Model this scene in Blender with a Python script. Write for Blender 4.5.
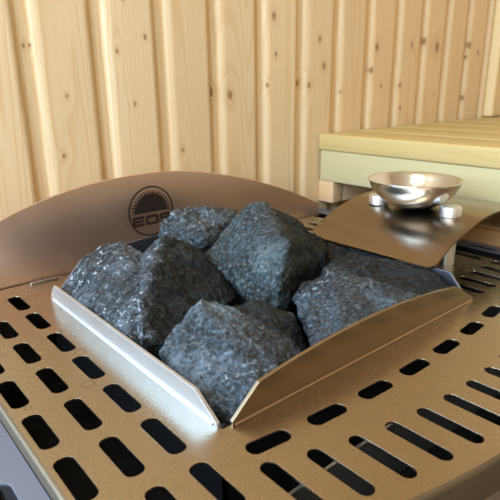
import bpy, bmesh, math, random
from mathutils import Vector, noise, Matrix
random.seed(7)
for o in list(bpy.data.objects): bpy.data.objects.remove(o)
SC = bpy.context.scene; COL = SC.collection
U = 0.2            # one layout unit = 20 cm
Z0 = 0.78          # height of the heater's top plate above the floor
def W(p): return Vector((p[0]*U, p[1]*U, p[2]*U + Z0))
FL = -Z0/U         # floor level in layout units

# ---------------- camera ----------------
cd = bpy.data.cameras.new('camera'); cam = bpy.data.objects.new('camera', cd); COL.objects.link(cam)
yaw, pitch, roll = math.radians(40.1356), math.radians(17.5995), math.radians(-0.7728)
f = Vector((math.sin(yaw)*math.cos(pitch), math.cos(yaw)*math.cos(pitch), -math.sin(pitch)))
r = f.cross(Vector((0,0,1))).normalized(); u = r.cross(f)
r2 = math.cos(roll)*r + math.sin(roll)*u; u2 = -math.sin(roll)*r + math.cos(roll)*u
cam.matrix_world = Matrix(((r2.x,u2.x,-f.x,0),(r2.y,u2.y,-f.y,0),(r2.z,u2.z,-f.z,U+Z0),(0,0,0,1)))
cd.sensor_width = 36; cd.lens = 521.0/500*36; cd.clip_start = .01
cd.dof.use_dof = True; cd.dof.focus_distance = 0.43; cd.dof.aperture_fstop = 18
SC.camera = cam
# ---------------- world, lights, exposure ----------------
wd = bpy.data.worlds.new('world'); SC.world = wd; wd.use_nodes = True
bg = wd.node_tree.nodes['Background']; bg.inputs[0].default_value = (.62,.78,1,1); bg.inputs[1].default_value = 1.0
def area(name, loc, target, sx, sy, power, col):
    l = bpy.data.lights.new(name,'AREA'); l.shape='RECTANGLE'; l.size=sx; l.size_y=sy; l.energy=power; l.color=col
    o = bpy.data.objects.new(name,l); COL.objects.link(o); o.location=loc
    o.rotation_euler=(Vector(target)-Vector(loc)).to_track_quat('-Z','Y').to_euler(); return o
area('window_daylight', (-1.02,-.02,1.50), (0.4,.15,.9), 1.2, 1.0, 44, (.68,.84,1))
area('rear_window_daylight', (-.50,.66,1.20), (-.1,-.6,1.0), .72, 1.1, 17, (.50,.74,1))
area('warm_overhead_fill', (-.15,.05,2.12), (.45,.55,1.0), .4, .4, 8, (1,.88,.70))  # unseen warm fill added overhead to brighten the back wall
SC.view_settings.view_transform='Standard'; SC.view_settings.look='None'; SC.view_settings.gamma=1
SC.view_settings.use_curve_mapping=False; SC.view_settings.exposure=0.0

# ---------------- material helpers ----------------
class NT:
    def __init__(s,name):
        s.m=bpy.data.materials.new(name); s.m.use_nodes=True; s.t=s.m.node_tree; s.b=s.t.nodes['Principled BSDF']
    def n(s,typ,**k):
        x=s.t.nodes.new(typ)
        for a,v in k.items(): setattr(x,a,v)
        return x
    def l(s,a,b): s.t.links.new(a,b)
    def put(s,inp,v):
        if hasattr(v,'is_output'): s.l(v,inp)
        elif v is not None: inp.default_value=v
    def math(s,op,a,b=None,c=None,clamp=False):
        x=s.n('ShaderNodeMath',operation=op); x.use_clamp=clamp
        for i,v in enumerate((a,b,c)): s.put(x.inputs[i],v)
        return x.outputs[0]
    def vec(s,op,a,b=None):
        x=s.n('ShaderNodeVectorMath',operation=op); s.put(x.inputs[0],a)
        if b is not None: s.put(x.inputs[1],b)
        return x
    def noise(s,v,scale,detail=3,rough=.5,dist=0):
        x=s.n('ShaderNodeTexNoise'); s.l(v,x.inputs['Vector'])
        for k,q in (('Scale',scale),('Detail',detail),('Roughness',rough),('Distortion',dist)): x.inputs[k].default_value=q
        return x.outputs[0]
    def ramp(s,v,pts):
        x=s.n('ShaderNodeValToRGB'); s.l(v,x.inputs[0]); e=x.color_ramp.elements
        while len(e)<len(pts): e.new(.5)
        for q,(p,c) in zip(e,pts): q.position=p; q.color=c if len(c)==4 else (*c,1)
        return x.outputs[0]
    def mix(s,fac,a,b,mode='MIX'):
        x=s.n('ShaderNodeMix',data_type='RGBA',blend_type=mode); s.put(x.inputs[0],fac)
        for i,v in ((6,a),(7,b)):
            if isinstance(v,tuple) and len(v)==3: v=(*v,1)
            s.put(x.inputs[i],v)
        return x.outputs[2]
    def bump(s,h,strength,dist=.001,normal=None):
        x=s.n('ShaderNodeBump'); s.l(h,x.inputs['Height']); x.inputs['Strength'].default_value=strength; x.inputs['Distance'].default_value=dist
        if normal: s.l(normal,x.inputs['Normal'])
        return x.outputs[0]

def wood(name, light, dark, along='Z', pitch_axis=None, x0=0, pitch=.0857, knots=(), contrast=1, knot_rand=True, rough=.5):
    N=NT(name); co=N.n('ShaderNodeTexCoord').outputs['Object']; P=co
    if pitch_axis:
        sp=N.n('ShaderNodeSeparateXYZ'); N.l(co,sp.inputs[0])
        fid=N.math('FLOOR',N.math('DIVIDE',N.math('SUBTRACT',sp.outputs[pitch_axis],x0),pitch))
        wn=N.n('ShaderNodeTexWhiteNoise',noise_dimensions='1D'); N.l(fid,wn.inputs['W'])
        rv=N.vec('SCALE',wn.outputs['Color']); rv.inputs['Scale'].default_value=3.0
        P=N.vec('ADD',co,rv.outputs[0]).outputs[0]; rnd=wn.outputs['Value']
    else: rnd=None
    st={'X':(.035,1,1),'Y':(1,.035,1),'Z':(1,1,.035)}[along]
    S=N.vec('MULTIPLY',P,st).outputs[0]
    low=N.noise(S,11,1.2,.4,.1)
    kd=None
    if knots:                                 # knots at their own places: (x, z, size, strength)
        cs=N.n('ShaderNodeSeparateXYZ'); N.l(co,cs.inputs[0])
        for kx,kz,ks in knots:
            dx=N.math('DIVIDE',N.math('SUBTRACT',cs.outputs[0],kx),ks)
            dz=N.math('DIVIDE',N.math('SUBTRACT',cs.outputs[2],kz),ks*1.5)
            d=N.math('SQRT',N.math('ADD',N.math('MULTIPLY',dx,dx),N.math('MULTIPLY',dz,dz)))
            kd=d if kd is None else N.math('MINIMUM',kd,d)
    rings_in=low
    if kd is not None:
        halo=N.math('DIVIDE',.05,N.math('ADD',kd,.6)); rings_in=N.math('ADD',low,halo)
    ring=N.math('FRACT',N.math('MULTIPLY',rings_in,46))
    ringc=N.ramp(ring,[(0,(0,0,0)),(.5,(.15,.15,.15)),(.85,(1,1,1)),(1,(0,0,0))])
    fs={'X':(.02,1,1),'Y':(1,.02,1),'Z':(1,1,.02)}[along]
    fine=N.noise(N.vec('MULTIPLY',P,fs).outputs[0],420,2,.6)
    base=N.mix(N.math('MULTIPLY',ringc,.42*contrast),light,dark)
    base=N.mix(N.math('MULTIPLY',fine,.30),base,dark)
    big=N.noise(N.vec('MULTIPLY',P,{'X':(.2,1,1),'Y':(1,.2,1),'Z':(1,1,.2)}[along]).outputs[0],14,2)
    base=N.mix(N.math('MULTIPLY',big,.35*contrast),base,tuple(a*b for a,b in zip(dark,(1.05,.92,.75))))
    if rnd is not None:
        base=N.mix(N.math('MULTIPLY',rnd,.28),base,tuple(a*.9 for a in dark))
    if kd is not None:
        fz=N.math('ADD',kd,N.math('MULTIPLY',N.math('SUBTRACT',N.noise(P,150,2),.5),.7))
        km=N.ramp(fz,[(0,(1,1,1)),(.55,(.85,.85,.85)),(.95,(.28,.28,.28)),(1,(0,0,0))])
        N_scale=None
        base=N.mix(N.math('MULTIPLY',km,.85),base,(.22,.11,.045))
        base=N.mix(N.ramp(N.math('DIVIDE',kd,3.0),[(0,(.30,.30,.30)),(1,(0,0,0))]),base,(.42,.22,.09))
    if knot_rand:
        vo=N.n('ShaderNodeTexVoronoi'); N.l(N.vec('MULTIPLY',P,{'X':(.4,1,1),'Y':(1,.4,1),'Z':(1,1,.4)}[along]).outputs[0],vo.inputs['Vector']); vo.inputs['Scale'].default_value=8
        d=N.ramp(vo.outputs['Distance'],[(0,(1,1,1)),(.028,(.8,.8,.8)),(.05,(0,0,0))])
        cs2=N.n('ShaderNodeSeparateColor'); N.l(vo.outputs['Color'],cs2.inputs[0])
        base=N.mix(N.math('MULTIPLY',d,N.math('GREATER_THAN',cs2.outputs[0],.6)),base,(.2,.1,.045))
    N.l(base,N.b.inputs['Base Color']); N.b.inputs['Roughness'].default_value=rough
    N.b.inputs['Specular IOR Level'].default_value=.4
    N.l(N.bump(N.math('ADD',fine,N.math('MULTIPLY',ringc,.5)),.25,.0006),N.b.inputs['Normal'])
    return N.m

def steel(name, col=(.45,.39,.305), rough=.27, tan=(1,0,0), aniso=.6, stains=(), scratch=.10, mott=.10):
    N=NT(name); co=N.n('ShaderNodeTexCoord').outputs['Object']; b=N.b
    b.inputs['Metallic'].default_value=1
    st=tuple(.012 if t else 1 for t in tan)
    br=N.noise(N.vec('MULTIPLY',co,st).outputs[0],900,3,.6)
    blot=N.noise(co,22,4,.6,.4); grit=N.noise(co,500,2,.6)
    c=N.mix(N.math('MULTIPLY',blot,mott*2),col,tuple(a*.72 for a in col))
    spots=N.ramp(N.noise(co,260,1,.5),[(.70,(0,0,0)),(.76,(1,1,1))])
    c=N.mix(N.math('MULTIPLY',spots,.07),c,(.8,.8,.8))
    for sx,sy,sr,th in stains:                # dried water rings
        d=N.vec('DISTANCE',co,(sx,sy,Z0)).outputs['Value']
        d=N.math('ADD',d,N.math('MULTIPLY',N.math('SUBTRACT',N.noise(co,60,1),.5),sr*.9))
        a=N.math('ABSOLUTE',N.math('SUBTRACT',d,sr))
        k=N.ramp(N.math('DIVIDE',a,th),[(0,(.6,.6,.6)),(1,(0,0,0))])
        c=N.mix(k,c,(.16,.12,.10))
    N.l(c,b.inputs['Base Color'])
    N.l(N.math('ADD',N.math('MULTIPLY',blot,.12),N.math('ADD',rough-.08,N.math('MULTIPLY',grit,.05))),b.inputs['Roughness'])
    if aniso:
        b.inputs['Anisotropic'].default_value=aniso
        v=N.n('ShaderNodeCombineXYZ')
        for i in range(3): v.inputs[i].default_value=tan[i]
        N.l(v.outputs[0],b.inputs['Tangent'])
    N.l(N.bump(N.math('ADD',br,N.math('MULTIPLY',grit,.3)),scratch,.0003),b.inputs['Normal'])
    return N.m

def stone_mat(name, seed, tint=(1,1,1), dust=.5):
    N=NT(name); co=N.n('ShaderNodeTexCoord').outputs['Object']
    P=N.vec('ADD',co,(seed*1.3,seed*.7,seed*.37)).outputs[0]
    big=N.noise(P,22,5,.6,.3)
    c=N.ramp(big,[(.40,tuple(a*b for a,b in zip((.012,.019,.022),tint))),(.5,tuple(a*b for a,b in zip((.026,.037,.045),tint))),(.64,tuple(a*b for a,b in zip((.095,.128,.155),tint)))])
    gr=N.noise(P,300,4,.75); 
    c=N.mix(N.ramp(gr,[(.52,(0,0,0)),(.74,(.9,.9,.9))]),c,(.25,.32,.39))
    c=N.mix(N.ramp(gr,[(.36,(1,1,1)),(.48,(0,0,0))]),c,(.003,.005,.006))
    sp=N.noise(P,190,2,.6)
    patch=N.ramp(N.noise(P,16,2),[(.42,(0,0,0)),(.62,(1,1,1))])
    k=N.math('MULTIPLY',N.ramp(sp,[(.60,(0,0,0)),(.68,(1,1,1))]),N.math('MULTIPLY',N.math('ADD',patch,.25),dust))
    c=N.mix(k,c,(.42,.50,.58))
    wv=N.n('ShaderNodeTexWave',wave_type='BANDS',bands_direction='DIAGONAL'); N.l(P,wv.inputs['Vector'])
    wv.inputs['Scale'].default_value=6; wv.inputs['Distortion'].default_value=14; wv.inputs['Detail'].default_value=3; wv.inputs['Detail Scale'].default_value=1.6
    c=N.mix(N.math('MULTIPLY',N.ramp(wv.outputs[0],[(.993,(0,0,0)),(1,(1,1,1))]),.15),c,(.5,.56,.57))
    at=N.n('ShaderNodeAttribute',attribute_name='shade_tone')
    c=N.mix(at.outputs['Fac'],c,N.mix(1.0,c,(.10,.12,.095),'MULTIPLY'))  # painted shade: darkens the base colour on the stone's right-hand side
    N.l(c,N.b.inputs['Base Color'])
    N.l(N.ramp(gr,[(.35,(.60,.60,.60)),(.65,(.27,.27,.27))]),N.b.inputs['Roughness'])
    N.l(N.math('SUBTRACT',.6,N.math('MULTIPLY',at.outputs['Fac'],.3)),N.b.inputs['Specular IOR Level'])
    m1=N.noise(P,130,6,.75); m2=N.noise(P,40,5,.7,.8)
    dsp=N.n('ShaderNodeTexNoise'); N.l(P,dsp.inputs['Vector']); dsp.inputs['Scale'].default_value=60
    ds=N.vec('SCALE',dsp.outputs['Color']); ds.inputs['Scale'].default_value=.012
    vo=N.n('ShaderNodeTexVoronoi'); N.l(N.vec('ADD',N.vec('MULTIPLY',P,(1,1.5,.6)).outputs[0],ds.outputs[0]).outputs[0],vo.inputs['Vector']); vo.inputs['Scale'].default_value=95
    h=N.math('ADD',N.math('ADD',N.math('MULTIPLY',m1,.7),m2),N.math('MULTIPLY',vo.outputs['Distance'],.55))
    N.l(N.bump(N.math('ADD',h,N.math('MULTIPLY',gr,.25)),1.0,.0075),N.b.inputs['Normal'])
    return N.m
def plain(name,c,rough=.5,metal=0):
    N=NT(name); co=N.n('ShaderNodeTexCoord').outputs['Object']
    N.l(N.mix(N.math('MULTIPLY',N.noise(co,40,3),.3),c,tuple(a*.7 for a in c)),N.b.inputs['Base Color'])
    N.b.inputs['Roughness'].default_value=rough; N.b.inputs['Metallic'].default_value=metal; return N.m

# ---------------- mesh helpers ----------------
def tag(o,label=None,cat=None,group=None,kind=None):
    for k,v in (('label',label),('category',cat),('group',group),('kind',kind)):
        if v: o[k]=v
    return o
def thing(name,loc,label,cat,group=None):
    o=bpy.data.objects.new(name,None); COL.objects.link(o); o.location=W(loc); o.empty_display_size=.02
    return tag(o,label,cat,group)
def place(name,me,mat,parent=None,smooth=False):
    """mesh verts are given in world metres; origin goes to the parent's thing origin"""
    org=Vector((0,0,0)); p=parent
    while p: org+=p.location; p=p.parent
    if org.length: me.transform(Matrix.Translation(-org))
    o=bpy.data.objects.new(name,me); COL.objects.link(o)
    if parent: o.parent=parent
    if mat: me.materials.clear(); me.materials.append(mat)
    for q in me.polygons: q.use_smooth=smooth
    return o
class MB:
    def __init__(s): s.bm=bmesh.new()
    def box(s,x0,x1,y0,y1,z0,z1,bev=0):
        t=bmesh.new(); bmesh.ops.create_cube(t,size=1)
        for v in t.verts: v.co=W(((x0+x1)/2+v.co.x*(x1-x0),(y0+y1)/2+v.co.y*(y1-y0),(z0+z1)/2+v.co.z*(z1-z0)))
        if bev: bmesh.ops.bevel(t,geom=t.edges[:],offset=bev*U,segments=3,profile=.5,affect='EDGES')
        me=bpy.data.meshes.new('t'); t.to_mesh(me); s.bm.from_mesh(me); bpy.data.meshes.remove(me); t.free(); return s
    def grid(s,rows,closed=False):
        """rows of unit-space points"""
        vs=[[s.bm.verts.new(W(p)) for p in r] for r in rows]
        for a,b in zip(vs,vs[1:]):
            n=len(a)
            for i in range(n if closed else n-1):
                j=(i+1)%n
                try: s.bm.faces.new((a[i],a[j],b[j],b[i]))
                except ValueError: pass
        return s
    def lathe(s,cx,cy,prof,n=64):
        rows=[[(cx+rr*math.cos(2*math.pi*i/n),cy+rr*math.sin(2*math.pi*i/n),z) for i in range(n)] for rr,z in prof]
        return s.grid(rows,True)
    def done(s,name,mat,parent=None,smooth=False,merge=True,angle=None):
        if merge: bmesh.ops.remove_doubles(s.bm,verts=s.bm.verts,dist=1e-6)
        bmesh.ops.recalc_face_normals(s.bm,faces=s.bm.faces)
        me=bpy.data.meshes.new(name); s.bm.to_mesh(me); s.bm.free()
        o=place(name,me,mat,parent,smooth or bool(angle))
        if angle:
            me.update()
            b=bmesh.new(); b.from_mesh(me)
            for e in b.edges:
                if len(e.link_faces)==2 and e.calc_face_angle(0)>math.radians(angle): e.smooth=False
            b.to_mesh(me); b.free()
        return o
def sheet(name,loops,t,fmap,mat,parent=None,bev=.0,angle=None):
    """flat sheet with holes: loops in layout units, thickness t (units); fmap(x,y,h)->unit point"""
    cu=bpy.data.curves.new('c','CURVE'); cu.dimensions='2D'; cu.fill_mode='BOTH'; cu.extrude=t/2-bev; cu.bevel_depth=bev; cu.bevel_resolution=1
    for L in loops:
        sp=cu.splines.new('POLY'); sp.points.add(len(L)-1)
        for p,q in zip(sp.points,L): p.co=(q[0],q[1],0,1)
        sp.use_cyclic_u=True
    o=bpy.data.objects.new('c',cu); COL.objects.link(o)
    me=bpy.data.meshes.new_from_object(o.evaluated_get(bpy.context.evaluated_depsgraph_get()))
    bpy.data.objects.remove(o); bpy.data.curves.remove(cu)
    for v in me.vertices: v.co=W(fmap(v.co.x,v.co.y,v.co.z))
    b=bmesh.new(); b.from_mesh(me); bmesh.ops.remove_doubles(b,verts=b.verts,dist=1e-6); bmesh.ops.recalc_face_normals(b,faces=b.faces); b.to_mesh(me); b.free()
    me.name=name
    return place(name,me,mat,parent)
def slot(cx,cy,L,Wd,vert=True,n=6,rot=0,rad=None):
    """rounded slot outline, length L; rad = corner radius"""
    rad=min(Wd,L)/2 if rad is None else rad
    hx,hy=(Wd/2,L/2) if vert else (L/2,Wd/2)
    pts=[]
    for sx,sy,a0 in ((1,1,0),(-1,1,90),(-1,-1,180),(1,-1,270)):
        for i in range(n+1):
            a=math.radians(a0+90*i/n); pts.append((sx*(hx-rad)+rad*math.cos(a),sy*(hy-rad)+rad*math.sin(a)))
    c,s_=math.cos(rot),math.sin(rot)
    return [(cx+x*c-y*s_,cy+x*s_+y*c) for x,y in pts]

# ---------------- materials ----------------
K=[(0.2082,1.0243,0.0020),(0.2146,1.0245,0.0014),(0.2472,0.9702,0.0018),(0.3555,1.0386,0.0025),(0.3156,1.0211,0.0023),(0.3344,0.9585,0.0024),(0.2353,0.9020,0.0026),(0.3290,1.0787,0.0015),(0.4032,0.8946,0.0022),(0.4601,0.9708,0.0053),(0.4887,0.9661,0.0054),(0.5757,1.0771,0.0047),(0.5799,1.0241,0.0029),(0.5633,0.9792,0.0029),(0.6353,0.9816,0.0040),(0.6540,0.9783,0.0041),(0.6777,1.0494,0.0041),(0.6892,1.0081,0.0047),(0.7349,0.9659,0.0022),(0.8189,1.0027,0.0045),(0.8298,1.0421,0.0057),(0.8488,0.9746,0.0029),(0.9094,0.9757,0.0042),(0.9149,0.9324,0.0031),(0.9398,1.0492,0.0039),(0.9872,1.0583,0.0050),(1.0293,1.0485,0.0083),(1.0339,0.9564,0.0026),(1.1601,0.9452,0.0042),(1.1615,1.0568,0.0055),(1.2008,1.0414,0.0042),(1.1584,1.0320,0.0028)]
M_wall=wood('pale_spruce_cladding',(.84,.71,.48),(.60,.40,.19),'Z','X',.2076,.0857,K,knot_rand=False)
M_walls=wood('spruce_cladding_side',(.80,.62,.40),(.62,.40,.19),'Z','Y',0,.0857)
M_slat=wood('aspen_bench_slat',(.59,.48,.22),(.47,.35,.14),'Y',contrast=.8)
M_apron=wood('aspen_bench_apron',(.56,.51,.30),(.46,.44,.23),'Y',contrast=.5,knot_rand=False)
M_trim=wood('yellow_spruce_trim',(.80,.66,.38),(.64,.48,.24),'Z',contrast=.6,knot_rand=False)
M_beam=wood('spruce_beam',(.72,.52,.31),(.55,.34,.17),'X')
M_low=wood('orange_spruce',(.62,.38,.17),(.46,.25,.10),'Z')
M_floor=wood('floor_boards',(.40,.30,.20),(.30,.2,.12),'X')
M_plate=steel('brushed_steel_plate',tan=(0,1,0),aniso=.4,stains=[(-0.2005,0.0012,0.0042,0.00090),(-0.2089,0.0599,0.0035,0.00090),(-0.1856,0.0499,0.0048,0.00090),(-0.2423,-0.0001,0.0020,0.00090),(-0.2338,0.0864,0.0024,0.00090)])
M_guard=steel('brushed_steel_guard',tan=(1,0,0),aniso=.6,rough=.37,col=(.95,.69,.53),scratch=.06)
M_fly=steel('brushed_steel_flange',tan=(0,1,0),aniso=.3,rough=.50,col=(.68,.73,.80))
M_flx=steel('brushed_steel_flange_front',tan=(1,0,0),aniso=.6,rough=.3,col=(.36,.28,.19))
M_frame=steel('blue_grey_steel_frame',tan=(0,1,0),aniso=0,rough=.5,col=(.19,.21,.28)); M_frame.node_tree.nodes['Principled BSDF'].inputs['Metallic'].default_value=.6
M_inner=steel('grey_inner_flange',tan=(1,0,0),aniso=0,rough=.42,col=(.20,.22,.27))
M_shield=steel('satin_steel_shield',tan=(0,1,0),aniso=.55,rough=.24,col=(.31,.245,.18))
M_chrome=steel('polished_steel',aniso=0,rough=.17,col=(.78,.85,.92),scratch=.02,mott=.03)
M_post=steel('turned_aluminium',aniso=.3,rough=.46,tan=(0,0,1),col=(.84,.86,.88),scratch=.03)
M_ink=plain('dark_brown_etching',(.022,.014,.011),.75)
M_ink.node_tree.nodes['Principled BSDF'].inputs['Specular IOR Level'].default_value=.15
M_dark=plain('dark_inner_steel',(.010,.010,.012),.8)
M_edge=steel('matte_plate_edge',aniso=0,rough=.6,col=(.20,.16,.11))
M_skirt=steel('dark_steel_skirt',tan=(1,0,0),aniso=.3,rough=.42,col=(.48,.47,.46))

# ---------------- the room ----------------
YB,XR=3.1,6.5
def cladding(name,a0,a1,z0,z1,start,pitch,fmap,mat,gw=.135,dp=.042):
    """profiled boards: flat face, rounded shoulders and a recessed groove"""
    pr=[]; k=math.floor((a0-start)/pitch)
    while start+k*pitch<a1+pitch:
        g=start+k*pitch
        for t,d in ((-gw/2-.012,0),(-gw/2+.002,.003),(-gw/2+.016,.012),(-gw/2+.022,dp),(gw/2-.030,dp),(gw/2-.026,.020),(gw/2-.014,.010),(gw/2+.004,.003),(gw/2+.022,0)):
            if a0<=g+t<=a1: pr.append((g+t,d))
        k+=1
    pr=[(a0,pr[0][1])]+pr+[(a1,pr[-1][1])]
    m=MB(); m.grid([[fmap(a,d,z0) for a,d in pr],[fmap(a,d,z1) for a,d in pr]])
    o=m.done(name,mat,angle=50); return tag(o,kind='structure')
CE=7.0
XL=-5.0; YF=-7.0
def tagged_wall(name,rects):
    import functools
    obs=[cladding(name,a0,a1,z0,z1,1.038,.4285,lambda a,d,z:(a,YB+d,z),M_wall) for a0,a1,z0,z1 in rects]
    b=bmesh.new()
    for o in obs: b.from_mesh(o.data)
    me=bpy.data.meshes.new(name); b.to_mesh(me); b.free()
    for o in obs: bpy.data.objects.remove(o)
    o=place(name,me,M_wall); return tag(o,kind='structure')
RX0,RX1,RZ0,RZ1=-4.4,-.55,-.8,5.0
tagged_wall('wall_back',[(XL,RX0,FL,CE),(RX1,XR,FL,CE),(RX0,RX1,FL,RZ0),(RX0,RX1,RZ1,CE)])
m=MB()
for x0,x1,z0,z1 in ((RX0,RX0+.2,RZ0,RZ1),(RX1-.2,RX1,RZ0,RZ1),(RX0,RX1,RZ0,RZ0+.2),(RX0,RX1,RZ1-.2,RZ1)): m.box(x0,x1,YB-.03,YB+.15,z0,z1,.02)
tag(m.done('window_2',M_beam),kind='structure')
cladding('wall_right',YF,YB,FL,CE,.1,.4285,lambda a,d,z:(XR+d,a,z),M_walls)
cladding('wall_front',XL,XR,FL,CE,.1,.4285,lambda a,d,z:(a,YF-d,z),M_wall)
# left wall with the window opening the daylight comes through
WY0,WY1,WZ0,WZ1=-3.1,2.9,1.1,6.1
m=MB()
for y0,y1,z0,z1 in ((YF,WY0,FL,CE),(WY1,YB,FL,CE),(WY0,WY1,FL,WZ0),(WY0,WY1,WZ1,CE)): m.box(XL-.15,XL,y0,y1,z0,z1)
tag(m.done('wall_left',M_walls),kind='structure')
m=MB()
for y0,y1,z0,z1 in ((WY0,WY0+.25,WZ0,WZ1),(WY1-.25,WY1,WZ0,WZ1),(WY0,WY1,WZ0,WZ0+.25),(WY0,WY1,WZ1-.25,WZ1)): m.box(XL-.2,XL+.08,y0,y1,z0,z1,.02)
tag(m.done('window_1',M_beam),kind='structure')
tag(MB().box(XL-.15,XR+.2,YF-.1,YB+.1,FL-.2,FL).done('floor',M_floor),kind='structure')
tag(MB().box(XL-.15,XR+.2,YF-.1,YB+.1,CE,CE+.2).done('ceiling',M_walls),kind='structure')
tag(MB().box(XR-.24,XR,YB-.12,YB,.6,CE,.03).done('trim_1',M_trim),kind='structure')

# ---------------- upper bench ----------------
BX=3.4; BT=.593
bench=thing('sauna_bench',(BX,1.0,.19),'pale slatted wooden sauna bench with a deep front board, against the back wall','bench')
x=BX; wds=(.46,.5,.5,.5,.5,.36); 
for i,wd_ in enumerate(wds):
    x1=x+wd_
    MB().box(x,x1,-3.2,YB-.004,BT-.136,BT,.014).done('slat',M_slat,bench,angle=40)
    x=x1+.045
MB().box(BX+.012,BX+.16,-3.2,YB-.02,.195,BT-.137,.008).done('front_board',M_apron,bench,angle=40)['label']='pale greenish wooden front board'
MB().box(BX+.16,XR-.01,YB-.17,YB-.002,.005,.193,.01).box(BX+.016,BX+.16,YB-.17,YB-.002,.005,.193,.01).done('ledger',M_beam,bench,angle=40)
MB().box(BX+.165,XR-.02,-.2,-.05,.20,BT-.138,.01).done('crossbeam',M_beam,bench)
low=thing('lower_bench',(BX,0,FL),'orange-brown boxed wooden step under the pale bench, behind the steel heater','bench')
MB().box(BX,BX+.06,-3.0,2.45,FL,.048,.006).done('front_panel',M_low,low)
MB().box(BX+.06,XR-.02,-3.0,2.45,-.06,.05,.01).done('top_board',M_beam,low)

# ---------------- the sauna heater ----------------
heater=thing('sauna_heater',(1.6,1.6,FL),'large steel sauna heater with a slotted top plate and a framed opening full of stones','heater')
PX0,PX1,PYB=.330,2.975,2.76
def arc(x,y0,R,c=1.65): return y0+(x-c)**2/(2*R)
def outline(off=0,ny=.466):
    pts=[]
    xs=[PX0-off+(PX1-PX0+2*off)*i/40 for i in range(41)]
    for xx in xs: pts.append((xx,arc(min(max(xx,PX0),PX1),ny,2.45)-off))
    # rounded front corners
    return pts
def full(off):
    fr=outline(off); return fr+[(PX1+off,PYB),(PX0-off,PYB)]
OX0,OX1,OY0,OY1=.80,2.315,1.09,2.53
loops=[full(0), [(OX0,OY0),(OX1,OY0),(OX1,OY1),(OX0,OY1)]]
rows=[.918,1.187,1.452,1.719,1.986,2.257,2.52]
SL,SW=.205,.062
for yy in rows:
    for xx in (.376,.511,.648):
        if xx<.4 and yy<1: continue
        if xx<.6 and yy>2.4: continue
        loops.append(slot(xx,yy,SL,SW,rad=.027))
for i in range(5):
    xx=2.43+.1235*i
    for yy in rows[1:]:
        if 1.3<yy<2.2 and xx<2.86: continue
        loops.append(slot(xx,yy,SL,.052,rad=.024))
for i in range(7):
    xx=.867+.2297*i; yy=.912+(xx-1.557)**2/11.0
    loops.append(slot(xx,yy,.152,.060,False,rot=math.atan((xx-1.557)/5.5),rad=.028))
for i in range(14):
    xx=.794+.1352*i; s=arc(xx,.736,2.25); e=arc(xx,.520,2.45)
    loops.append(slot(xx,(s+e)/2,s-e,.054))
TP=.008
top=sheet('top_plate',loops,TP,lambda x,y,h:(x,y,h-TP/2),M_plate,heater,bev=.001)
MB().box(.775,.925,2.725,2.737,.0,.012,.002).done('slit_edge_glint',M_chrome,heater)  # bright bar added in place of light caught on a slit edge
# rolled edge and skirt
def rolled(off):
    return full(off)
prof=[(0,0)]+[(.014*math.sin(math.radians(a)),-.014*(1-math.cos(math.radians(a)))) for a in (15,30,45,60,75,90)]+[(.014,-.12)]
MB().grid([[(px_,py_,z) for px_,py_ in full(o_)[:]] for o_,z in prof],True).done('rolled_edge',M_edge,heater,angle=50)
MB().grid([[(px_,py_,z) for px_,py_ in full(o_)] for o_,z in ((.0125,-.06),(.0125,-.5),(.01,-.5),(.01,FL))],True).done('body_panel',M_skirt,heater,angle=50)
# flanges round the stone opening
FT=.014
def trap(a0,a1,b0,b1,h,rise=0):
    topc=[(b1+(b0-b1)*i/16,h+rise*(1-(i/8-1)**2)) for i in range(17)]
    return [(a0,0),(a1,0),(a1,.012)]+topc+[(a0,.012)]
def fillet(P0,P1,n,r_=.013):
    """quarter-round bend between plate and flange; n = outward direction (x,y)"""
    rws=[]
    for a in range(0,91,15):
        t=math.radians(a); d=r_*(1-math.sin(t)); z=r_*(1-math.cos(t))
        rws.append([(P0[0]+n[0]*d,P0[1]+n[1]*d,z+.0005),(P1[0]+n[0]*d,P1[1]+n[1]*d,z+.0005)])
    return rws
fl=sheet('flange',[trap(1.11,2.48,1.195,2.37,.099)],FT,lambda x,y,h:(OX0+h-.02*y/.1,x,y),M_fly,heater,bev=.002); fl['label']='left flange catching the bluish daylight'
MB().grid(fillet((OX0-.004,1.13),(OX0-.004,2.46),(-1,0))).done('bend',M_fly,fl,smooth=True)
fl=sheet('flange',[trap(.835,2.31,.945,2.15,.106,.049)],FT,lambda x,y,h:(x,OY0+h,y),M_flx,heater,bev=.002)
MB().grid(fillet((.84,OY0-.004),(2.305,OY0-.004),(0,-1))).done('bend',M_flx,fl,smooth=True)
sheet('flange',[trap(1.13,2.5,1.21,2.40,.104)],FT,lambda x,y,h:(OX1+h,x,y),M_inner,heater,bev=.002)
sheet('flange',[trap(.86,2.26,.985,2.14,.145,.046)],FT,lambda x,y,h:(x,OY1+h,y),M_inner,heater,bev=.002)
# basket under the opening
BZ=-.42
m=MB()
m.box(OX0,OX0+.012,OY0,OY1,BZ,-.012).box(OX1-.012,OX1,OY0,OY1,BZ,-.012).box(OX0,OX1,OY0,OY0+.012,BZ,-.012).box(OX0,OX1,OY1-.012,OY1,BZ,-.012).box(OX0,OX1,OY0,OY1,BZ-.02,BZ)
m.done('stone_basket',M_dark,heater)
MB().box(.45,2.8,.84,.85,-.34,-.10).done('inner_rail',M_post,heater)
MB().box(.40,2.85,.9,2.7,-.62,-.60).done('inner_tray',M_dark,heater)
# back guard with arched top
GY=2.78
gp=[(.12,-.012)]+[(3.075,-.012),(3.075,.085)]
arcp=[(2.98,.125),(2.86,.18),(2.72,.238),(2.54,.304),(2.36,.362),(2.18,.411),(2.0,.452),(1.85,.479),(1.7,.495),(1.55,.500),(1.4,.498),(1.24,.487),(1.1,.468),(.95,.438),(.8,.397),(.69,.357),(.5,.27),(.3,.16),(.12,.05)]
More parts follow.
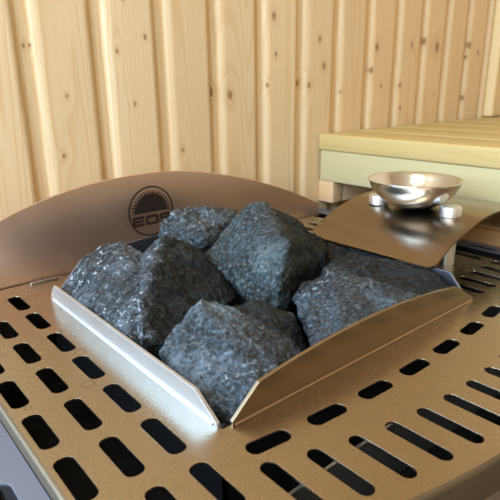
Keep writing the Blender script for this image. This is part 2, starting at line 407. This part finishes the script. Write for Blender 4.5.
# smooth the arc
sm=[]
for i in range(len(arcp)-1):
    p0=arcp[max(i-1,0)];p1=arcp[i];p2=arcp[i+1];p3=arcp[min(i+2,len(arcp)-1)]
    for k in range(4):
        t=k/4
        sm.append(tuple(.5*((2*p1[j])+(-p0[j]+p2[j])*t+(2*p0[j]-5*p1[j]+4*p2[j]-p3[j])*t*t+(-p0[j]+3*p1[j]-3*p2[j]+p3[j])*t**3) for j in (0,1)))
sm.append(arcp[-1])
guard=sheet('back_guard',[gp+sm],.014,lambda x,y,h:(x,GY+h+.004,y),M_guard,heater,bev=.002)
guard['label']='tall curved-top back guard with an etched emblem'
# etched emblem: ring, half sun and the three letters
EX,EZ,ER=1.552,.269,.155
def circ(r_,n=72): return [(EX+r_*math.cos(2*math.pi*i/n),EZ+r_*math.sin(2*math.pi*i/n)) for i in range(n)]
EY=GY-.0052
emb=lambda x,y,h:(x,EY+h,y)
sheet('emblem_ring',[circ(ER),circ(ER-.0085)],.002,emb,M_ink,guard)
sun=[]; ns=21; rb,rt=.104,.142; bz=EZ-.005
for i in range(ns):
    a=math.pi*(i)/(ns-1); a0=a-math.pi/(ns-1)/2; a1=a+math.pi/(ns-1)/2
    if i==0: sun.append((EX+rb,bz))
    else: sun.append((EX+rb*math.cos(a0),bz+rb*math.sin(a0)))
    sun.append((EX+rt*math.cos(a),bz+rt*math.sin(a)*.98+(.0 if 0<i<ns-1 else .003)))
sun.append((EX-rb,bz))
sheet('emblem_sun',[sun],.002,emb,M_ink,guard)
def letters():
    h=.060; z0_=EZ-.083; w=.076; st=.0155
    E=[(0,0),(w,0),(w,st),(st,st),(st,h/2-st*.42),(w*.93,h/2-st*.42),(w*.93,h/2+st*.42),(st,h/2+st*.42),(st,h-st),(w,h-st),(w,h),(0,h)]
    x0_=EX-.128
    yield [[(x0_+a,z0_+b) for a,b in E]]
    yield [slot(EX+.002,z0_+h/2,.088,h,False,rad=.018),slot(EX+.002,z0_+h/2,.088-2*st,h-2*st,False,rad=.006)]
    x0_=EX+.056
    S=[(.004,0),(w-.008,0),(w,.008),(w,h/2+st*.1),(w-.008,h/2+st*.5),(st,h/2+st*.5),(st,h-st),(w-.003,h-st),(w-.003,h),(.008,h),(0,h-.008),(0,h/2-st*.1),(.008,h/2-st*.5),(w-st,h/2-st*.5),(w-st,st),(.004,st)]
    yield [[(x0_+a,z0_+b) for a,b in S]]
for L in letters(): sheet('emblem_letter',L,.002,emb,M_ink,guard)
# surrounding frame, a little lower
FZ=-.05
fo=[(-1.2,-1.2),(.312,-1.2),(.312,2.93),(3.262,2.93),(3.262,-1.2),(3.39,-1.2),(3.39,3.06),(-1.2,3.06)]
lp=[fo]
for k in range(-6,6):
    yy=1.265+.295*k-.002
    for xx in (.19,0,-.19,-.38,-.57): lp.append(slot(xx,yy,.205,.12,rad=.035))
    yr=1.535+.27*k
    if yr<2.85: lp.append(slot(3.316,yr,.19,.054))
sheet('surround_frame',lp,.009,lambda x,y,h:(x,y,FZ-.0045+h),M_frame,heater,bev=.0015)['label']='bluish steel frame around the plate'
MB().box(-1.2,.2,2.93,3.06,FL,FZ-.03).box(-1.2,-1.17,-1.2,2.93,FL,FZ-.03).box(-1.17,.30,-1.2,-1.17,FL,FZ-.03).box(-1.17,.30,-1.17,2.9,-.52,-.5).box(3.262,3.39,-1.2,2.93,-.52,-.5).box(3.384,3.394,-1.2,2.92,-.52,FZ-.014).box(3.262,3.27,-1.2,3.0,FL,-.52).box(.2,3.38,2.93,3.06,FL,FZ-.03).done('outer_casing',M_dark,heater)

# ---------------- deflector shield with posts ----------------
shield=thing('heat_shield',(2.735,1.69,0),'arched satin steel shield on round posts, carrying the bowl beside the stones','shield')
prf=[(2.272,.113),(2.315,.140),(2.36,.166),(2.43,.203),(2.52,.240),(2.61,.266),(2.70,.285),(2.80,.297),(2.93,.303),(3.05,.300),(3.18,.288),(3.30,.268),(3.37,.252)]
fine_=[]
for i in range(len(prf)-1):
    p0=prf[max(i-1,0)];p1=prf[i];p2=prf[i+1];p3=prf[min(i+2,len(prf)-1)]
    for k in range(6):
        t=k/6
        fine_.append(tuple(.5*((2*p1[j])+(-p0[j]+p2[j])*t+(2*p0[j]-5*p1[j]+4*p2[j]-p3[j])*t*t+(-p0[j]+3*p1[j]-3*p2[j]+p3[j])*t**3) for j in (0,1)))
fine_.append(prf[-1])
# arc lengths
sl=[0]
for a,b in zip(fine_,fine_[1:]): sl.append(sl[-1]+math.dist(a,b))
Ls=sl[-1]; rc=.05
rws_t=[];rws_b=[]
for (xx,zz),s in zip(fine_,sl):
    e=min(s,Ls-s); ins=rc-math.sqrt(max(rc*rc-(rc-e)**2,0)) if e<rc else 0
    y0,y1=1.28+ins,2.13-ins
    rws_t.append([(xx,y0+(y1-y0)*j/8,zz) for j in range(9)]); rws_b.append([(xx,y0+(y1-y0)*j/8,zz-.011) for j in range(9)])
ring=[a+b[::-1] for a,b in zip(rws_t,rws_b)]
m=MB(); m.grid(ring,True); 
for R_ in (ring[0],ring[-1]):
    vs=[m.bm.verts.new(W(p)) for p in R_]; n_=len(vs)
    for j in range(n_//2-1): m.bm.faces.new((vs[j],vs[j+1],vs[n_-2-j],vs[n_-1-j]))
m.done('curved_plate',M_shield,shield,angle=50)
for px0,py_ in ((2.713,1.458),(2.69,1.93)):
    MB().lathe(px0,py_,[(0,0.0),(.048,0.0),(.048,.275),(0,.275)]).done('post',M_post,shield,angle=40)
    c=MB().lathe(px0,py_,[(0,.279),(.06,.279),(.060,.330),(.057,.334),(0,.334)]).done('post_cap',M_post,shield,angle=40)

# ---------------- the bowl ----------------
bc=(2.702,1.695)
bowl=MB()
outer=[(0,.2925),(.06,.294),(.105,.301),(.145,.315),(.18,.3365),(.212,.364),(.236,.394),(.252,.422),(.262,.446),(.269,.456)]
inner=[(.272,.459),(.269,.462),(.262,.459),(.245,.426),(.229,.398),(.206,.371),(.175,.344),(.142,.323),(.10,.309),(.05,.303),(0,.302)]
bowl.lathe(bc[0],bc[1],outer+inner,96)
bo=bowl.done('metal_bowl',M_chrome,None,smooth=True)
tag(bo,'small shiny round steel bowl resting on top of the arched shield','bowl')

# ---------------- stones ----------------
def stone(name,hulls,seed,label,tint,dust,shade_tone=None,vox=.0016,amp=1.0,group='rough dark sauna stones'):
    bm=bmesh.new()
    for pts in hulls:
        t=bmesh.new()
        for p in pts: t.verts.new(W(p))
        rr=bmesh.ops.convex_hull(t,input=t.verts)
        dead=[g for g in rr['geom_interior'] if isinstance(g,bmesh.types.BMVert)]
        bmesh.ops.delete(t,geom=dead,context='VERTS')
        cen=sum((v.co for v in t.verts),Vector())/len(t.verts); rg=random.Random(seed*11+len(pts))
        for _ in range(2):
            dd=Vector((rg.gauss(0,1),rg.gauss(0,1),rg.gauss(0,.8))).normalized()
            sup=max((v.co-cen).dot(dd) for v in t.verts)
            cut=bmesh.ops.bisect_plane(t,geom=t.verts[:]+t.edges[:]+t.faces[:],plane_co=cen+dd*(sup-rg.uniform(.0004,.0016)),plane_no=dd,clear_outer=True)
            ed=[g for g in cut['geom_cut'] if isinstance(g,bmesh.types.BMEdge)]
            bmesh.ops.edgenet_fill(t,edges=ed) if ed else None
        bmesh.ops.recalc_face_normals(t,faces=t.faces)
        me=bpy.data.meshes.new('t'); t.to_mesh(me); bm.from_mesh(me); bpy.data.meshes.remove(me); t.free()
    me=bpy.data.meshes.new(name); bm.to_mesh(me); bm.free()
    o=bpy.data.objects.new(name,me); COL.objects.link(o)
    md=o.modifiers.new('r','REMESH'); md.mode='VOXEL'; md.voxel_size=vox
    md=o.modifiers.new('s','SMOOTH'); md.iterations=1; md.factor=.4
    me2=bpy.data.meshes.new_from_object(o.evaluated_get(bpy.context.evaluated_depsgraph_get()))
    bpy.data.objects.remove(o)
    off=Vector((seed*3.1,seed*1.7,seed*5.3))
    d_=Vector((math.sin(seed*2.1),math.cos(seed*1.3),.6*math.sin(seed))).normalized()
    me2.update(); new=[]
    for v in me2.vertices:
        p=v.co; n=v.normal
        wq=Vector((noise.noise(p*40+off),noise.noise(p*40-off),noise.noise(p*40+off*2)))*.012
        dist,_pp=noise.voronoi((p+wq)*26+off)
        chip=min(dist[1]-dist[0],.45)*.0085            # flat chips separated by grooves
        s_=p.dot(d_)*210+noise.noise(p*30+off)*2.2
        lay=(s_-math.floor(s_)); lay=lay*lay*.0011*max(0,noise.noise(p*22-off)+.35)*1.6   # split layers
        dist2,_pp=noise.voronoi((p+wq)*75+off)
        c2=min(dist2[1]-dist2[0],.4)*.0016
        a=noise.noise(p*24+off)*.0012
        cr=noise.fractal(p*150+off,.8,2.1,5)*.0013
        new.append(p+n*(a+chip+lay+c2+cr-.0021)*amp)
    for v,c in zip(me2.vertices,new): v.co=c
    at=me2.attributes.new('shade_tone','FLOAT','POINT')
    if shade_tone:
        (tx,ty),(nx,ny),amt=shade_tone
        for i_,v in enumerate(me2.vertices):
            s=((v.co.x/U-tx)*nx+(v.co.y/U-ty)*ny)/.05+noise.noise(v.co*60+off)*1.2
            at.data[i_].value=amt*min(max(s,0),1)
    zmin=min(v.co.z for v in me2.vertices); cx=sum((v.co for v in me2.vertices),Vector())/len(me2.vertices)
    org=Vector((cx.x,cx.y,zmin)); me2.transform(Matrix.Translation(-org)); me2.name=name
    o=bpy.data.objects.new(name,me2); COL.objects.link(o); o.location=org
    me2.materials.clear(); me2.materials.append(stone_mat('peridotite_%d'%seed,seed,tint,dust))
    for q in me2.polygons: q.use_smooth=True
    return tag(o,label,'stone',group)
STONES=[
 ('left', [[[0.8, 2.36, 0.082], [0.948, 2.38, 0.21], [1.054, 2.36, 0.259], [1.111, 2.32, 0.272], [1.2, 2.2, 0.207], [0.949, 1.82, 0.153], [0.796, 1.68, 0.088], [0.8, 2.25, 0.049], [0.86, 2.3, -0.4], [1.2, 2.3, -0.4], [1.15, 1.8, -0.4], [0.84, 1.75, -0.30000000000000004], [0.95, 2.42, 0]], [[1.168, 2.2, 0.225], [1.193, 2.2, 0.255], [1.28, 2.17, 0.286], [1.378, 2.17, 0.256], [1.397, 2.13, 0.207], [1.448, 2.09, 0.174], [1.482, 2.02, 0.124], [1.48, 1.92, 0.072], [1.464, 1.84, 0.015], [1.189, 1.72, 0.055], [0.904, 1.58, 0.034], [0.833, 1.63, 0.09], [0.921, 1.8, 0.167], [1.115, 2.1, 0.196], [1.1, 2.1, -0.4], [1.2, 1.9, -0.4], [1.15, 1.75, -0.4], [0.95, 1.7, -0.4]]], 'stone at the left with a flat speckled blue-grey face beside a rough black, shaded side', (1.25, 1.32, 1.45), 1.3), 
 ('back', [[[1.382, 2.42, 0.195], [1.438, 2.46, 0.28], [1.507, 2.46, 0.337], [1.614, 2.46, 0.343], [1.79, 2.47, 0.295], [1.973, 2.45, 0.269], [1.914, 2.36, 0.195], [1.565, 2.24, 0.123], [1.434, 2.28, 0.209], [1.538, 2.22, 0.263], [1.755, 2.3, 0.253], [1.5, 2.35, -0.4], [1.9, 2.45, -0.4], [1.9, 2.3, -0.4], [1.55, 2.5, -0.4], [1.5, 2.5, 0]]], 'low bluish stone furthest back, nearest the etched emblem of the back guard', (1.35, 1.45, 1.65), 0.6), 
 ('centre', [[[1.481, 2.14, 0.138], [1.541, 2.12, 0.206], [1.725, 2.16, 0.33], [1.787, 2.14, 0.385], [1.815, 2.13, 0.393], [1.876, 2.1, 0.389], [1.994, 1.96, 0.281], [2.123, 1.88, 0.163], [2.124, 1.82, 0.118], [2.009, 1.76, 0.078], [1.538, 1.62, 0.018], [1.468, 1.66, 0.04], [1.474, 1.79, 0.049], [1.724, 1.74, 0.264], [1.559, 1.61, 0.183], [1.8, 2.12, -0.4], [2.1, 2.1, -0.4], [2.1, 1.9, -0.4], [1.75, 1.82, -0.4], [1.9, 2.2, 0.1]]], 'highest stone, in the middle of the pile, with a pointed top and broad green-blue face', (0.72, 0.98, 1.0), 0.35), 
 ('front', [[[0.828, 1.52, 0.078], [0.874, 1.52, 0.127], [0.94, 1.54, 0.159], [0.991, 1.52, 0.175], [1.03, 1.52, 0.216], [1.115, 1.54, 0.202], [1.153, 1.5, 0.183], [1.193, 1.42, 0.134], [1.186, 1.32, 0.101], [1.136, 1.18, 0.065], [0.979, 1.11, 0.07], [0.894, 1.12, 0.039], [0.867, 1.15, -0.02], [0.826, 1.2, 0.025], [0.9, 1.45, -0.4], [0.9, 1.18, -0.4], [1.2, 1.14, -0.4], [1.2, 1.4, -0.4]], [[1.168, 1.54, 0.153], [1.328, 1.58, 0.125], [1.412, 1.57, 0.095], [1.491, 1.5, 0.037], [1.491, 1.4, -0.066], [1.227, 1.2, 0.005], [1.155, 1.2, 0.049], [1.201, 1.36, 0.08], [1.1, 1.48, -0.4], [1.28, 1.48, -0.4], [1.22, 1.2, -0.4]]], 'wide blue-grey stone in the front corner where the two steel flanges nearly meet', (1.5, 1.62, 1.8), 0.5), 
 ('right', [[[1.875, 1.66, 0.071], [1.956, 1.68, 0.122], [2.099, 1.68, 0.134], [2.201, 1.6, 0.119], [2.283, 1.48, 0.108], [2.293, 1.32, 0.092], [2.247, 1.16, 0.063], [1.938, 1.115, 0.084], [1.613, 1.115, 0.091], [1.375, 1.12, 0.1], [1.914, 1.5, 0.084], [1.646, 1.32, 0.074], [1.85, 1.48, -0.4], [2.2, 1.5, -0.4], [2.2, 1.2, -0.4], [1.8, 1.2, -0.4]], [[1.649, 1.64, 0.025], [1.737, 1.66, 0.074], [1.889, 1.62, 0.099], [1.659, 1.36, 0.096], [1.429, 1.14, 0.087], [1.278, 1.13, 0.081], [1.327, 1.22, 0.048], [1.534, 1.48, 0.006], [1.75, 1.5, -0.4], [1.9, 1.5, -0.4], [1.9, 1.2, -0.4], [1.7, 1.2, -0.4]]], 'long dark glossy stone at the right, under the low edge of the arched steel shield', (0.6, 0.76, 0.9), 0.7), 
 ('rb', [[[2.161, 1.95, 0.08], [2.263, 1.95, 0.12], [2.35, 1.9, 0.094], [2.356, 1.82, 0.056], [2.119, 1.82, 0.049], [2.2, 2.0, -0.4], [2.28, 1.75, -0.4], [2.1, 1.75, -0.4], [2.25, 2.1, -0.1]]], 'small dark stone half hidden behind the tallest stone, next to the shield corner', (0.8, 0.8, 0.8), 0.3)]
# where each stone's dark side begins, shade painted into its mineral colour: (point), (direction), strength
SHADE_TONES={'left':((.97,1.85),(.784,-.62),1.0),'centre':((1.62,1.68),(.835,-.55),.95),'front':((1.24,1.4),(.85,.5),.9),'right':((1.9,1.4),(1,.1),.85),'rb':((0,0),(1,1),.8)}
for i,(k,h,lab,tint,dust) in enumerate(STONES): stone('sauna_stone',h,i+1,lab,tint,dust,SHADE_TONES.get(k))
